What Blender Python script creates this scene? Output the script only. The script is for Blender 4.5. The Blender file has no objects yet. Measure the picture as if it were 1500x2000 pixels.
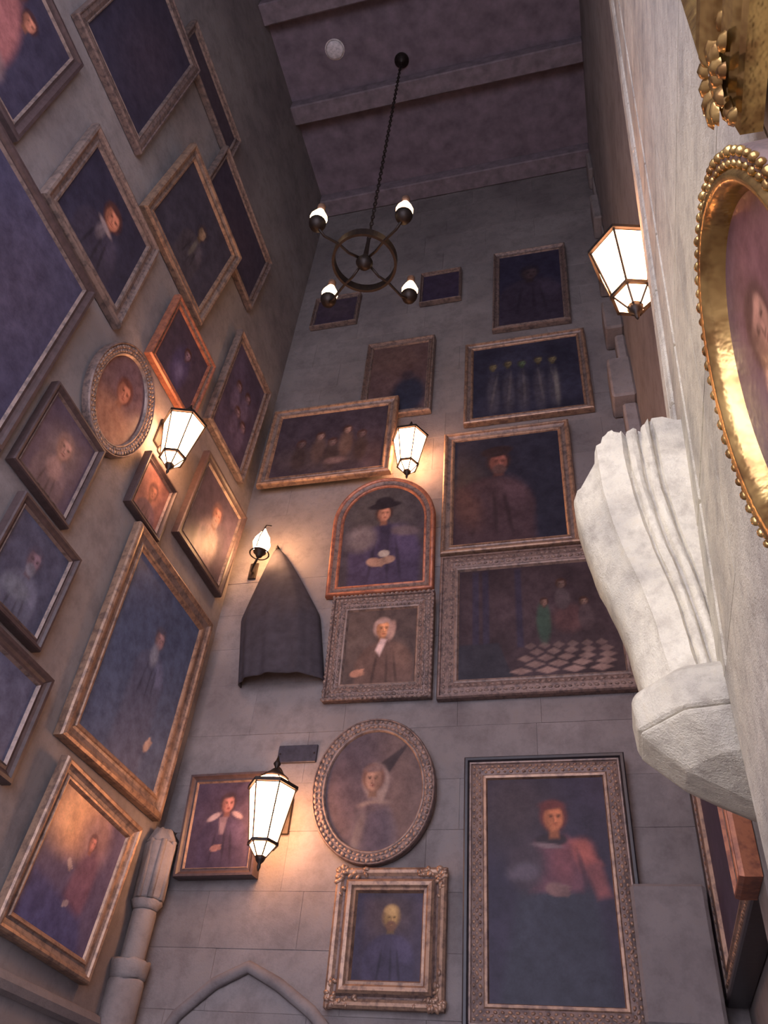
import bpy, bmesh, math, random
import numpy as np
from mathutils import Matrix, Vector

random.seed(7); RNG = np.random.default_rng(11)
sc = bpy.context.scene
COL = sc.collection
EYE = 1.6                                    # eye height above the floor
# ------------------------------------------------------------------ camera
cd = bpy.data.cameras.new('camera'); cam = bpy.data.objects.new('camera', cd); COL.objects.link(cam)
cd.sensor_fit = 'HORIZONTAL'; cd.sensor_width = 36; cd.lens = 36 * 1602.9 / 1500; cd.clip_start = .02
r_, u_, f_ = (0.967834, 0.237698, 0.082447), (0.1009, -0.666909, 0.738276), (-0.230472, 0.70621, 0.669441)
cam.matrix_world = Matrix(((r_[0], u_[0], -f_[0], 0), (r_[1], u_[1], -f_[1], 0), (r_[2], u_[2], -f_[2], EYE), (0, 0, 0, 1)))
sc.camera = cam
# ------------------------------------------------------------------ world, lamps, exposure
w = bpy.data.worlds.new('world'); sc.world = w; w.use_nodes = True
w.node_tree.nodes['Background'].inputs[0].default_value = (.76, .74, .91, 1)
w.node_tree.nodes['Background'].inputs[1].default_value = 5.9
cy = sc.cycles; cy.use_light_tree = False; cy.adaptive_threshold = .02
cy.max_bounces = 4; cy.diffuse_bounces = 3; cy.glossy_bounces = 2; cy.transmission_bounces = 0; cy.volume_bounces = 0; cy.transparent_max_bounces = 2
vs = sc.view_settings
vs.view_transform = 'Standard'; vs.look = 'None'; vs.gamma = 1; vs.use_curve_mapping = False; vs.exposure = 0.0
LANTERN_COL, LANTERN_PW = (1, .46, .22), 31.0
sp = bpy.data.lights.new('pier_spotlight', 'SPOT'); spo = bpy.data.objects.new('pier_spotlight', sp); COL.objects.link(spo)
sp.energy = 178; sp.color = (1, .84, .50); sp.spot_size = math.radians(58); sp.spot_blend = 1.0; sp.shadow_soft_size = .18
spo.location = (-2.2, .1, EYE + 1.6)
spo.rotation_euler = (Vector((.30, 2.45, EYE + 2.3)) - spo.location).to_track_quat('-Z', 'Y').to_euler()

# ------------------------------------------------------------------ helpers
def lin(c):
    c = np.asarray(c, float) / 255
    return np.where(c <= .04045, c / 12.92, ((c + .055) / 1.055) ** 2.4)
def me_obj(name, verts, faces, mat=None, parent=None, smooth=False, mw=None):
    m = bpy.data.meshes.new(name); m.from_pydata([tuple(v) for v in verts], [], faces); m.update()
    return mesh_obj(name, m, mat, parent, smooth, mw)
def mesh_obj(name, m, mat=None, parent=None, smooth=False, mw=None):
    if smooth:
        m.polygons.foreach_set('use_smooth', [True] * len(m.polygons))
    o = bpy.data.objects.new(name, m); COL.objects.link(o)
    if mat: 
        if not m.materials: m.materials.append(mat)
    if parent: o.parent = parent
    if mw is not None: o.matrix_local = mw
    return o
def bm_obj(name, bm, mat=None, parent=None, smooth=False, mw=None):
    m = bpy.data.meshes.new(name); bmesh.ops.recalc_face_normals(bm, faces=bm.faces); bm.to_mesh(m); bm.free()
    return mesh_obj(name, m, mat, parent, smooth, mw)
def empty(name, mw=None):
    o = bpy.data.objects.new(name, None); o.empty_display_size = .1; COL.objects.link(o)
    if mw is not None: o.matrix_world = mw
    return o
def tag(o, label, cat, group=None):
    o['label'] = label; o['category'] = cat
    if group: o['group'] = group
    return o
def struct(o, label=None):
    o['kind'] = 'structure'
    if label: o['label'] = label
    return o
def bbox_bm(x0, x1, y0, y1, z0, z1, bev=0, bm=None):
    bm = bm or bmesh.new()
    r = bmesh.ops.create_cube(bm, size=1)
    for v in r['verts']:
        v.co = Vector((x0 + (v.co.x + .5) * (x1 - x0), y0 + (v.co.y + .5) * (y1 - y0), z0 + (v.co.z + .5) * (z1 - z0)))
    if bev:
        es = list({e for v in r['verts'] for e in v.link_edges})
        bmesh.ops.bevel(bm, geom=es, offset=bev, segments=1, affect='EDGES')
    return bm
def lathe(profile, n=24, bm=None, cap=True):
    bm = bm or bmesh.new(); rings = []
    for r, z in profile:
        rings.append([bm.verts.new((r * math.cos(2 * math.pi * k / n), r * math.sin(2 * math.pi * k / n), z)) for k in range(n)])
    for a, b in zip(rings, rings[1:]):
        for k in range(n):
            bm.faces.new((a[k], a[(k + 1) % n], b[(k + 1) % n], b[k]))
    if cap:
        bm.faces.new(rings[0][::-1]); bm.faces.new(rings[-1])
    return bm
def tube(path, rad, n=8, bm=None):
    bm = bm or bmesh.new(); P = [Vector(p) for p in path]; rings = []
    nrm = None
    for i, p in enumerate(P):
        t = (P[min(i + 1, len(P) - 1)] - P[max(i - 1, 0)]).normalized()
        if nrm is None:
            nrm = t.orthogonal().normalized()
        nrm = (nrm - t * nrm.dot(t)).normalized(); b = t.cross(nrm)
        rr = rad[i] if hasattr(rad, '__len__') else rad
        rings.append([bm.verts.new(p + (nrm * math.cos(2 * math.pi * k / n) + b * math.sin(2 * math.pi * k / n)) * rr) for k in range(n)])
    for a, b in zip(rings, rings[1:]):
        for k in range(n):
            bm.faces.new((a[k], a[(k + 1) % n], b[(k + 1) % n], b[k]))
    bm.faces.new(rings[0][::-1]); bm.faces.new(rings[-1])
    return bm

# ------------------------------------------------------------------ materials
def nodes_mat(name):
    m = bpy.data.materials.new(name); m.use_nodes = True; t = m.node_tree
    return m, t, t.nodes['Principled BSDF']
def link(t, a, b): t.links.new(a, b)
def noise(t, vec, scale, detail=5, rough=.6):
    n = t.nodes.new('ShaderNodeTexNoise'); n.inputs['Scale'].default_value = scale
    n.inputs['Detail'].default_value = detail; n.inputs['Roughness'].default_value = rough
    link(t, vec, n.inputs['Vector']); return n.outputs['Fac']
def ramp(t, fac, stops):
    r = t.nodes.new('ShaderNodeValToRGB'); e = r.color_ramp.elements
    while len(e) < len(stops): e.new(.5)
    for el, (p, c) in zip(e, stops): el.position = p; el.color = (*c, 1)
    link(t, fac, r.inputs[0]); return r.outputs[0]
def mixc(t, a, b, fac, mode='MIX'):
    m = t.nodes.new('ShaderNodeMix'); m.data_type = 'RGBA'; m.blend_type = mode
    if isinstance(fac, float): m.inputs[0].default_value = fac
    else: link(t, fac, m.inputs[0])
    for s, v in ((6, a), (7, b)):
        if isinstance(v, tuple): m.inputs[s].default_value = (*v, 1)
        else: link(t, v, m.inputs[s])
    return m.outputs[2]
def bump(t, bs, h, strength=.3, dist=.02):
    b = t.nodes.new('ShaderNodeBump'); b.inputs['Strength'].default_value = strength; b.inputs['Distance'].default_value = dist
    link(t, h, b.inputs['Height']); link(t, b.outputs[0], bs.inputs['Normal'])
def stone_mat(name, base, dark, light, s=1.0, rough=.92, bmp=.35, rnd=.25):
    m, t, b = nodes_mat(name)
    g = t.nodes.new('ShaderNodeNewGeometry').outputs['Position']
    n1 = noise(t, g, .8 * s, 3); n2 = noise(t, g, 5 * s, 5, .7); n3 = noise(t, g, 40 * s, 2, .7)
    c = ramp(t, n1, [(.30, dark), (.5, base), (.72, light)])
    c2 = ramp(t, n2, [(.3, (.72, .70, .70)), (.55, (1, 1, 1)), (.75, (1.0, .97, .92))])
    c = mixc(t, c, c2, 1.0, 'MULTIPLY')
    oi = t.nodes.new('ShaderNodeObjectInfo')
    mr = t.nodes.new('ShaderNodeMapRange'); mr.inputs['To Min'].default_value = 1 - rnd; mr.inputs['To Max'].default_value = 1 + rnd * .6
    link(t, oi.outputs['Random'], mr.inputs[0])
    cb = t.nodes.new('ShaderNodeCombineColor')
    for i in range(3): link(t, mr.outputs[0], cb.inputs[i])
    c = mixc(t, c, cb.outputs[0], 1.0, 'MULTIPLY')
    link(t, c, b.inputs['Base Color']); b.inputs['Roughness'].default_value = rough
    ad = t.nodes.new('ShaderNodeMath'); ad.operation = 'MULTIPLY_ADD'; ad.inputs[1].default_value = .35
    link(t, n3, ad.inputs[0]); link(t, n2, ad.inputs[2])
    bump(t, b, ad.outputs[0], bmp, .02)
    return m
def gilt_mat(name, gold, dark, metal=.75, rough=.38, scale=14):
    m, t, b = nodes_mat(name)
    g = t.nodes.new('ShaderNodeNewGeometry').outputs['Position']
    n = noise(t, g, scale, 3, .65); n2 = noise(t, g, 90, 1)
    link(t, ramp(t, n, [(.36, dark), (.56, gold)]), b.inputs['Base Color'])
    b.inputs['Metallic'].default_value = metal; b.inputs['Roughness'].default_value = rough
    bump(t, b, n2, .25, .004)
    return m
def plain_mat(name, c, rough=.6, metal=0.0, sc_=20, var=.3):
    m, t, b = nodes_mat(name)
    g = t.nodes.new('ShaderNodeNewGeometry').outputs['Position']
    n = noise(t, g, sc_, 5)
    link(t, ramp(t, n, [(.3, tuple(x * (1 - var) for x in c)), (.7, tuple(min(1, x * (1 + var)) for x in c))]), b.inputs['Base Color'])
    b.inputs['Roughness'].default_value = rough; b.inputs['Metallic'].default_value = metal
    bump(t, b, n, .12, .01)
    return m
def emit_mat(name, c, s):
    m, t, b = nodes_mat(name)
    b.inputs['Base Color'].default_value = (.8, .7, .5, 1); b.inputs['Roughness'].default_value = .3
    b.inputs['Emission Color'].default_value = (*c, 1); b.inputs['Emission Strength'].default_value = s
    return m
def canvas_mat(name, rough=.42):
    m, t, b = nodes_mat(name)
    a = t.nodes.new('ShaderNodeAttribute'); a.attribute_name = 'paint'
    tc = t.nodes.new('ShaderNodeTexCoord').outputs['Object']
    n = noise(t, tc, 7, 5, .75); n2 = noise(t, tc, 60, 1)
    c = mixc(t, a.outputs['Color'], ramp(t, n, [(.3, (.55, .52, .55)), (.6, (1, 1, 1)), (.8, (1.25, 1.2, 1.15))]), 1.0, 'MULTIPLY')
    link(t, c, b.inputs['Base Color']); b.inputs['Roughness'].default_value = rough
    b.inputs['Specular IOR Level'].default_value = .18
    bump(t, b, n2, .12, .004)
    return m
M = dict(
    wall=stone_mat('wall_plaster', (.235, .205, .200), (.175, .150, .150), (.30, .265, .255), .9, rnd=.0),
    ashlar=stone_mat('ashlar', (.225, .196, .190), (.170, .146, .144), (.275, .242, .235), 1.1, rnd=.10),
    rstone=stone_mat('quoin_stone', (.25, .215, .205), (.18, .155, .15), (.32, .275, .265), 1.4, rnd=.2),
    pale=stone_mat('pale_stone', (.60, .555, .46), (.40, .372, .325), (.70, .655, .55), 3.2, bmp=.45, rnd=.06),
    ceil=plain_mat('ceiling_boards', (.20, .155, .185), .8, 0, 4),
    beam=plain_mat('beam_wood', (.22, .175, .195), .75, 0, 6),
    floor=stone_mat('floor_stone', (.2, .17, .16), (.14, .12, .11), (.26, .22, .2), 1, rnd=.1),
    gold=gilt_mat('gilt', (.37, .235, .16), (.18, .115, .09), .45, .45),
    gold2=gilt_mat('gilt_bright', (.72, .48, .17), (.36, .20, .07), .85, .26),
    oldgold=gilt_mat('old_gilt', (.27, .195, .165), (.13, .098, .09), .35, .52),
    bronze=gilt_mat('bronzed', (.22, .150, .128), (.10, .072, .068), .35, .55, 22),
    redwood=gilt_mat('red_gilt', (.42, .16, .09), (.22, .085, .06), .35, .45),
    wood=plain_mat('dark_wood', (.065, .042, .042), .45),
    mid=plain_mat('brown_wood', (.20, .115, .085), .5),
    black=plain_mat('ebony', (.020, .017, .022), .4),
    iron=plain_mat('iron', (.035, .026, .022), .5, .6),
    plate=plain_mat('plaque', (.045, .045, .065), .4, .3),
    cloth=plain_mat('dark_cloth', (.040, .035, .046), .85, 0, 9),
    board=plain_mat('backing', (.06, .045, .04), .8),
    canvas=canvas_mat('painted_canvas'), canvas_g=canvas_mat('varnished_canvas', .24),
    pane=emit_mat('lit_glass', LANTERN_COL, LANTERN_PW), bulb=emit_mat('lit_bulb', (1, .50, .22), 85),
    glass_edge=plain_mat('glass_edge', (.7, .5, .3), .3), lamp=emit_mat('lit_lamp_glass', (1, .66, .36), 7), smoke=plain_mat('sooted_chimney', (.30, .17, .11), .3), white=plain_mat('off_white', (.75, .70, .70), .6),
)

M['lamp'].cycles.emission_sampling = 'NONE'
# ------------------------------------------------------------------ setting
XL, XR, YB, ZC, YF = -4.12, .80, 7.0, EYE + 14.7, -3.2
def slab(name, x0, x1, y0, y1, z0, z1, mat, label=None):
    return struct(bm_obj(name, bbox_bm(x0, x1, y0, y1, z0, z1), mat), label)
slab('floor', XL - .3, 2.2, YF - 3, YB + .6, -.2, 0, M['floor'])
slab('wall_left', XL - .3, XL, YF, YB + .6, 0, ZC, M['wall'], 'tall plain stone wall on the left hung with paintings')
slab('ceiling', XL - .3, 2.2, YF, YB + .6, ZC, ZC + .25, M['ceil'], 'dark high ceiling')
slab('wall_front_unseen', XL, 2.2, YF - .3, YF, 8.9, ZC, M['wall'])  # unseen, added behind the camera to keep open light off the upper walls
slab('wall_rear', 1.2, 1.5, YF, -.6, 8.9, ZC, M['wall'])
# back wall: ashlar blocks on a core
wb = slab('wall_back', XL - .3, XR + .3, YB + .12, YB + .6, 0, ZC, M['ashlar'], 'tall ashlar back wall hung with paintings')
z = 0.; row = 0
while z < ZC - .01:
    h = min(random.choice((.46, .52, .58)), ZC - z)
    if ZC - z - h < .2: h = ZC - z
    xx = XL + (0 if row % 2 else -.0); first = True
    while xx < XR - .01:
        L = random.uniform(.75, 1.35)
        if first and row % 2: L *= .55
        first = False
        if XR - xx - L < .35: L = XR - xx
        d = random.uniform(0, .004)
        bm_obj('stone_block', bbox_bm(xx + .0004, xx + L - .0004, YB + d, YB + .12, z + .0004, z + h - .0004, .0028), M['ashlar'], wb)
        xx += L
    z += h; row += 1
# far right wall with quoins in the corner and a pilaster strip
wr = slab('wall_right', XR, XR + .3, 2.9, YB + .6, 0, ZC, M['wall'], 'right hand wall beyond the pale pier')
tq = struct(empty('trim_7'), 'stepped corner quoins between the back and right walls')
zq = 0.; k = 0
QX = {}
while zq < ZC - .05:
    h = random.choice((.62, .74, .86)); h = min(h, ZC - zq)
    zr = zq - EYE
    base = .50 + max(0, zr - 7.2) * .034 if zr > 4.6 else .60
    x0 = base if k % 2 else base + .13
    x0 = min(x0, .76)
    y0 = 6.62 if k % 2 else 6.74
    if zr > 4.0:
        bm_obj('quoin', bbox_bm(x0, XR, y0, YB, zq + .006, zq + h - .006, .025), M['rstone'], tq)
    zq += h; k += 1
# stone facing left of the tall portrait's right edge
tp = struct(empty('trim_8'), 'squared stone facing overlapping the right edge of the tall portrait')
for z0, z1 in ((0, 1.30), (1.306, 2.24)):
    b_ = bbox_bm(.083, .62, 6.70, 6.815, z0 + (EYE if z0 else 0), EYE + z1, .025); bbox_bm(.23, .62, 6.815, YB, z0 + (EYE if z0 else 0), EYE + z1, 0, b_)
    bm_obj('pier_stone', b_, M['ashlar'], tp)
# pilaster strip on the right wall
struct(bm_obj('trim_9', bbox_bm(.655, XR, 4.22, 4.53, 0, EYE + 4.2, .012), M['wall']), 'flat pilaster strip on the right wall')
# string course on the left wall
lc = bmesh.new()
bm_obj('string_course', tube([(XL + .01, 2.0, EYE + 1.16), (XL + .01, 6.7, EYE + 1.16)], .07, 8, lc), M['wall'], bpy.data.objects['wall_left'])
# ceiling beams
for i, y in enumerate((6.838, 5.1, 3.5, 1.9, .3)):
    struct(bm_obj('trim_%d' % (i + 1), bbox_bm(XL, XR if y > 2.9 else 1.3, y - .16, y + .16, ZC - .28, ZC, .02), M['beam']), None)
# pointed arch hood mould on the back wall
ap = [(-3.95, EYE + .35), (-3.80, EYE + .85), (-3.55, EYE + 1.30), (-3.28, EYE + 1.53), (-3.0, EYE + 1.66), (-2.72, EYE + 1.54), (-2.42, EYE + 1.36), (-2.12, EYE + 1.10), (-1.9, EYE + .6), (-1.8, EYE + .1), (-1.78, 0.02)]
ap = [(-4.0, .02), (-3.98, EYE - .3)] + ap
arch = bmesh.new()
for rad, off in ((.05, 0),):
    tube([(x * (1 - off * .12) - (.0 if off == 0 else .36), YB - .02, zz - off) for x, zz in ap], rad, 8, arch)
struct(bm_obj('trim_6', arch, M['wall'], None, True), 'pointed arch moulding at the foot of the back wall')

# near right pier: battered, coursed, moulded far edge, standing on a recessed lower wall
YE = 2.875
def face_x(zr): return .45 + (zr - 3.0) * .053
wn = slab('wall_pier', .95, 1.5, -.6, YE - .02, 0, ZC, M['pale'], 'pale stone pier wall at the right edge')
bm_obj('lower_stone', bbox_bm(.62, .95, -.6, YE - .3, 0, EYE + 1.0, .02), M['pale'], wn)
bm_obj('pier_stone', bbox_bm(.368, .95, -.6, 2.30, EYE + .75, EYE + 1.366, .012), M['pale'], wn)
def pier_profile(x):   # X,Y going round from the far return to the near face
    return [(.97, YE), (x + .05, YE), (x + .018, YE - .012), (x, YE - .045), (x + .004, YE - .15), (x + .028, YE - .17), (x + .030, YE - .195),
            (x + .006, YE - .215), (x - .004, YE - .245), (x + .006, YE - .275), (x + .030, YE - .295), (x + .030, YE - .32), (x + .01, YE - .335), (x + .01, YE - .60),
            (x + .024, YE - .615), (x + .024, YE - .64), (x + .01, YE - .655), (x + .01, YE - 1.05)]
zs = [1.37, 2.05, 2.95, 3.85, 4.6, 5.5, 6.2, 7.1, 8.0, 8.9, 9.9, 10.9, 11.9, 12.9, 13.8, 14.7]
for i, (a, b) in enumerate(zip(zs, zs[1:])):
    ys = YE - 1.05
    bm = bmesh.new(); g = .004
    rings = []
    for zr, ins in ((a + g, .010), (a + g + .010, 0), (b - g - .010, 0), (b - g, .010)):
        x = face_x(zr)
        pts = [(px + ins, py) for px, py in pier_profile(x)] + [(.97, ys)]
        rings.append([bm.verts.new((px, py, EYE + zr)) for px, py in pts])
    n = len(rings[0])
    for r0, r1 in zip(rings, rings[1:]):
        for k in range(n): bm.faces.new((r0[k], r0[(k + 1) % n], r1[(k + 1) % n], r1[k]))
    bm.faces.new(rings[0][::-1]); bm.faces.new(rings[-1])
    bm_obj('pier_stone', bm, M['pale'], wn)
    cuts = [ys, ys - 1.1 - .35 * (i % 2), -.6]
    for y1, y0 in zip(cuts, cuts[1:]):
        v = []
        for zr in (a + g, b - g):
            x = face_x(zr) + .01
            v += [(x, y0 + .004, EYE + zr), (.97, y0 + .004, EYE + zr), (.97, y1 - .004, EYE + zr), (x, y1 - .004, EYE + zr)]
        me_obj('pier_stone', v, [(0, 1, 2, 3), (7, 6, 5, 4), (0, 4, 5, 1), (1, 5, 6, 2), (2, 6, 7, 3), (3, 7, 4, 0)], M['pale'], wn)

# ------------------------------------------------------------------ paintings
class Paint:
    def __init__(s, X, Y): s.X, s.Y = X, Y; s.c = np.zeros(X.shape + (3,)); s.K = 1.75
    def fill(s, c): s.c[:] = lin(c) * s.K
    def blend(s, m, c, a=1.): 
        m = (m * a)[..., None]; s.c = s.c * (1 - m) + lin(c) * s.K * m
    def ell(s, cx, cy, rx, ry, c, rot=0, soft=.18, a=1.):
        r = math.radians(rot); dx, dy = s.X - cx, s.Y - cy
        u = (dx * math.cos(r) + dy * math.sin(r)) / rx; v = (-dx * math.sin(r) + dy * math.cos(r)) / ry
        d = np.sqrt(u * u + v * v); t = np.clip((1 + soft - d) / (2 * soft), 0, 1)
        s.blend(t * t * (3 - 2 * t), c, a)
    def poly(s, pts, c, soft=.012, a=1.):
        m = np.ones_like(s.X); n = len(pts)
        area = sum(pts[i][0] * pts[(i + 1) % n][1] - pts[(i + 1) % n][0] * pts[i][1] for i in range(n))
        sg = 1 if area > 0 else -1
        for i in range(n):
            (x0, y0), (x1, y1) = pts[i], pts[(i + 1) % n]; L = math.hypot(x1 - x0, y1 - y0) + 1e-9
            d = sg * ((x1 - x0) * (s.Y - y0) - (y1 - y0) * (s.X - x0)) / L
            m = np.minimum(m, np.clip(d / soft + .5, 0, 1))
        s.blend(m, c, a)
    def mottle(s, amp, f):
        n = np.zeros_like(s.X)
        for _ in range(8):
            a = RNG.uniform(0, 6.28); k = f * RNG.uniform(.5, 2); p = RNG.uniform(0, 6.28)
            n += np.sin(k * (s.X * math.cos(a) + s.Y * math.sin(a)) + p + 1.5 * np.sin(k * .6 * (s.X * math.sin(a) - s.Y * math.cos(a)) + p * 2))
        s.c *= (1 + amp * n / 4)[..., None].clip(.4, 1.8)
    def head(s, x, y, r, skin=(150, 105, 85), hair=(60, 40, 35), turn=.25, beard=None, long=False, hat=None):
        sh = tuple(k * .66 for k in skin); md = tuple(k * .84 for k in skin); hi = tuple(min(255, k * 1.12) for k in skin)
        s.ell(x, y + .16 * r, 1.06 * r, 1.24 * r, hair, 0, .22)
        s.poly([(x - .40 * r, y - 1.6 * r), (x + .40 * r, y - 1.6 * r), (x + .36 * r, y - .5 * r), (x - .36 * r, y - .5 * r)], sh, .25 * r)
        s.ell(x, y - .02 * r, .74 * r, 1.0 * r, md, 0, .16)
        s.ell(x + turn * .45 * r, y + .05 * r, .58 * r, .86 * r, skin, 0, .3)
        s.ell(x + turn * .9 * r, y + .46 * r, .38 * r, .22 * r, hi, 0, .6, .6)
        s.ell(x - turn * 2.0 * r, y - .10 * r, .30 * r, .80 * r, sh, 0, .7, .6)
        ey = tuple(k * .42 for k in skin)
        for e in (-1, 1):
            ex = x + (turn * .45 + e * .29) * r
            s.ell(ex, y + .12 * r, .20 * r, .12 * r, sh, 0, .6, .7); s.ell(ex, y + .09 * r, .10 * r, .055 * r, ey, 0, .6, .9)
            s.ell(ex, y + .25 * r, .19 * r, .04 * r, ey, -6 * e, .7, .6)
        s.ell(x + (turn * .6 + .02) * r, y - .14 * r, .08 * r, .24 * r, hi, 0, .6, .7)
        s.ell(x + (turn * .3 - .04) * r, y - .20 * r, .06 * r, .22 * r, sh, 0, .7, .6)
        s.ell(x + turn * .5 * r, y - .37 * r, .16 * r, .06 * r, sh, 0, .6, .8)
        if beard:
            s.ell(x + turn * .3 * r, y - .82 * r, .60 * r, .56 * r, beard, 0, .3); s.ell(x + turn * .45 * r, y - .47 * r, .36 * r, .09 * r, beard, 0, .5)
        s.ell(x + turn * .45 * r, y - .57 * r, .20 * r, .05 * r, (skin[0] * .68, skin[1] * .5, skin[2] * .52), 0, .6, .9)
        s.ell(x + turn * .45 * r, y - .70 * r, .16 * r, .05 * r, md, 0, .6, .6)
        s.ell(x - .12 * r, y + .92 * r, .72 * r, .24 * r, hair, 8, .5)
        if hat:
            s.ell(x, y + .95 * r, 1.0 * r, .75 * r, hat); s.ell(x, y + .62 * r, 1.7 * r, .28 * r, hat, 6)
    def hand(s, x, y, r, c, rot=0):
        s.ell(x, y, r, .62 * r, c, rot, .2)
        for k in range(4):
            a = math.radians(rot); ox = (.75 + .1 * (k % 2)) * r; oy = (-.42 + .28 * k) * r
            s.ell(x + ox * math.cos(a) - oy * math.sin(a), y + ox * math.sin(a) + oy * math.cos(a), .5 * r, .13 * r, tuple(q * (.85 + .05 * k) for q in c), rot, .3)
    def bust(s, x, y, wd, coat, hi=None):
        s.ell(x, y - wd * .95, wd, wd * .95, coat, 0, .10)
        s.poly([(x - wd, -.1), (x + wd, -.1), (x + wd, y - wd * .85), (x - wd, y - wd * .85)], coat, .05)
        hi = hi or tuple(min(255, k * 1.35) for k in coat)
        s.ell(x + wd * .55, y - wd * .55, wd * .30, wd * .5, hi, 25, .6, .55)
        for q in (-.35, .1, .4):
            s.ell(x + q * wd, y - wd * 1.15, wd * .05, wd * .6, tuple(k * .65 for k in coat), q * 20, .6, .7)

def inset(poly, d):
    n = len(poly); out = []
    for i in range(n):
        p0, p1, p2 = (np.array(poly[j % n], float) for j in (i - 1, i, i + 1))
        a = (p1 - p0) / np.linalg.norm(p1 - p0); b = (p2 - p1) / np.linalg.norm(p2 - p1)
        na, nb = np.array([-a[1], a[0]]), np.array([-b[1], b[0]]); m = na + nb
        out.append(p1 + m * (d / max(.2, (m @ na))))
    return np.array(out)
def outline(shape, w, h):
    if shape == 'rect': return [(-w / 2, -h / 2), (w / 2, -h / 2), (w / 2, h / 2), (-w / 2, h / 2)]
    if shape == 'oval': return [(w / 2 * math.cos(t), h / 2 * math.sin(t)) for t in np.linspace(0, 2 * math.pi, 72, endpoint=False)]
    ry = w * .50                                                    # round-headed
    pts = [(-w / 2, -h / 2), (w / 2, -h / 2)]
    return pts + [(w / 2 * math.cos(t), h / 2 - ry + ry * math.sin(t)) for t in np.linspace(0, math.pi, 33)]
def ring_mesh(name, base, prof, mat, parent, smooth=False):
    n = len(base); V = []; F = []
    for d, zz in prof: V += [(p[0], p[1], zz) for p in inset(base, d)]
    for j in range(len(prof) - 1):
        for k in range(n):
            F.append((j * n + k, j * n + (k + 1) % n, (j + 1) * n + (k + 1) % n, (j + 1) * n + k))
    return me_obj(name, V, F, mat, parent, smooth)
STY = {  # sections: name, material, profile in (fraction of width, height)
 'gilt': [('moulding', 'gold', [(0, -.05), (0, .012), (.05, .030), (.16, .040), (.30, .034), (.36, .018)]), ('cove', 'oldgold', [(.36, .018), (.48, .004), (.62, -.002), (.72, .004)]), ('slip', 'gold', [(.72, .004), (.76, .016), (.86, .014), (.93, .004), (1, -.014)])],
 'dark': [('moulding', 'wood', [(0, -.05), (0, .02), (.08, .034), (.3, .034), (.45, .016)]), ('cove', 'wood', [(.45, .016), (.62, .004), (.8, .004)]), ('slip', 'oldgold', [(.8, .004), (.86, .012), (1, -.014)])],
 'old': [('moulding', 'oldgold', [(0, -.05), (0, .014), (.07, .036), (.22, .040), (.34, .020)]), ('cove', 'bronze', [(.34, .020), (.5, .002), (.7, .002)]), ('slip', 'oldgold', [(.7, .002), (.77, .014), (.9, .010), (1, -.014)])],
 'bronze': [('moulding', 'bronze', [(0, -.05), (0, .016), (.06, .034), (.14, .034), (.18, .018)]), ('frieze', 'bronze', [(.18, .018), (.5, .024), (.78, .012)]), ('slip', 'oldgold', [(.78, .012), (.84, .018), (.92, .014), (1, -.014)])],
 'red': [('moulding', 'redwood', [(0, -.05), (0, .012), (.1, .034), (.25, .036), (.38, .016)]), ('cove', 'bronze', [(.38, .016), (.6, .0), (.74, .004)]), ('slip', 'redwood', [(.74, .004), (.8, .014), (.92, .010), (1, -.014)])],
 'ebony_gilt': [('moulding', 'black', [(0, -.05), (0, .030), (.05, .040), (.16, .040), (.22, .022)]), ('fillet', 'oldgold', [(.22, .022), (.25, .030), (.31, .028), (.34, .012)]), ('frieze', 'bronze', [(.34, .012), (.55, .022), (.80, .008)]), ('slip', 'gold', [(.80, .008), (.85, .018), (.95, .014), (1, -.014)])],
 'fancy': [('moulding', 'gold', [(0, -.05), (0, .006), (.10, .020), (.22, .016), (.34, .000)]), ('cove', 'bronze', [(.34, .000), (.42, -.006), (.50, .020)]), ('slip', 'gold', [(.50, .020), (.60, .040), (.74, .036), (.82, .018), (.92, .022), (1, -.014)])],
}
def carve_bm(kind):
    bm = bmesh.new()
    return bm
def put_blob(V, F, p, r, zz, ang=0, el=1.):
    """low half-dome ornament"""
    b = len(V); n = 6; ca, sa = math.cos(ang), math.sin(ang)
    for rr, q in ((1, 0), (.72, .62)):
        for k in range(n):
            t = 2 * math.pi * k / n; x, y = r * rr * el * math.cos(t), r * rr * math.sin(t)
            V.append((p[0] + x * ca - y * sa, p[1] + x * sa + y * ca, zz + r * q))
    V.append((p[0], p[1], zz + r * .95))
    for k in range(n):
        F.append((b + k, b + (k + 1) % n, b + n + (k + 1) % n, b + n + k)); F.append((b + n + k, b + n + (k + 1) % n, b + 2 * n))
def along(poly, step):
    n = len(poly); out = []
    for i in range(n):
        a, b = np.array(poly[i], float), np.array(poly[(i + 1) % n], float); L = np.linalg.norm(b - a); m = max(1, round(L / step))
        for k in range(m): out.append((a + (b - a) * (k + .0) / m, math.atan2(b[1] - a[1], b[0] - a[0])))
    return out
def wall_matrix(wall, u, v, h, roll, tilt, off=.06):
    zv = Vector((0, 0, 1))
    if wall == 'B': a, n, c = Vector((1, 0, 0)), Vector((0, -1, 0)), Vector((u, YB - off, EYE + v))
    elif wall == 'L': a, n, c = Vector((0, 1, 0)), Vector((1, 0, 0)), Vector((XL + off, u, EYE + v))
    else: a, n, c = Vector((0, -1, 0)), Vector((-1, 0, 0)), Vector((XR - off, u, EYE + v))
    b = zv * math.cos(tilt) + n * math.sin(tilt)
    a2 = a * math.cos(roll) + b * math.sin(roll); b2 = b * math.cos(roll) - a * math.sin(roll); n2 = a2.cross(b2)
    c = c + n * (abs(math.sin(tilt)) * h / 2)
    return Matrix(((a2.x, b2.x, n2.x, c.x), (a2.y, b2.y, n2.y, c.y), (a2.z, b2.z, n2.z, c.z), (0, 0, 0, 1)))
GROUPS = {'B': 'framed pictures on the back wall', 'L': 'framed pictures on the left wall', 'R': 'framed pictures on the right wall'}
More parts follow.
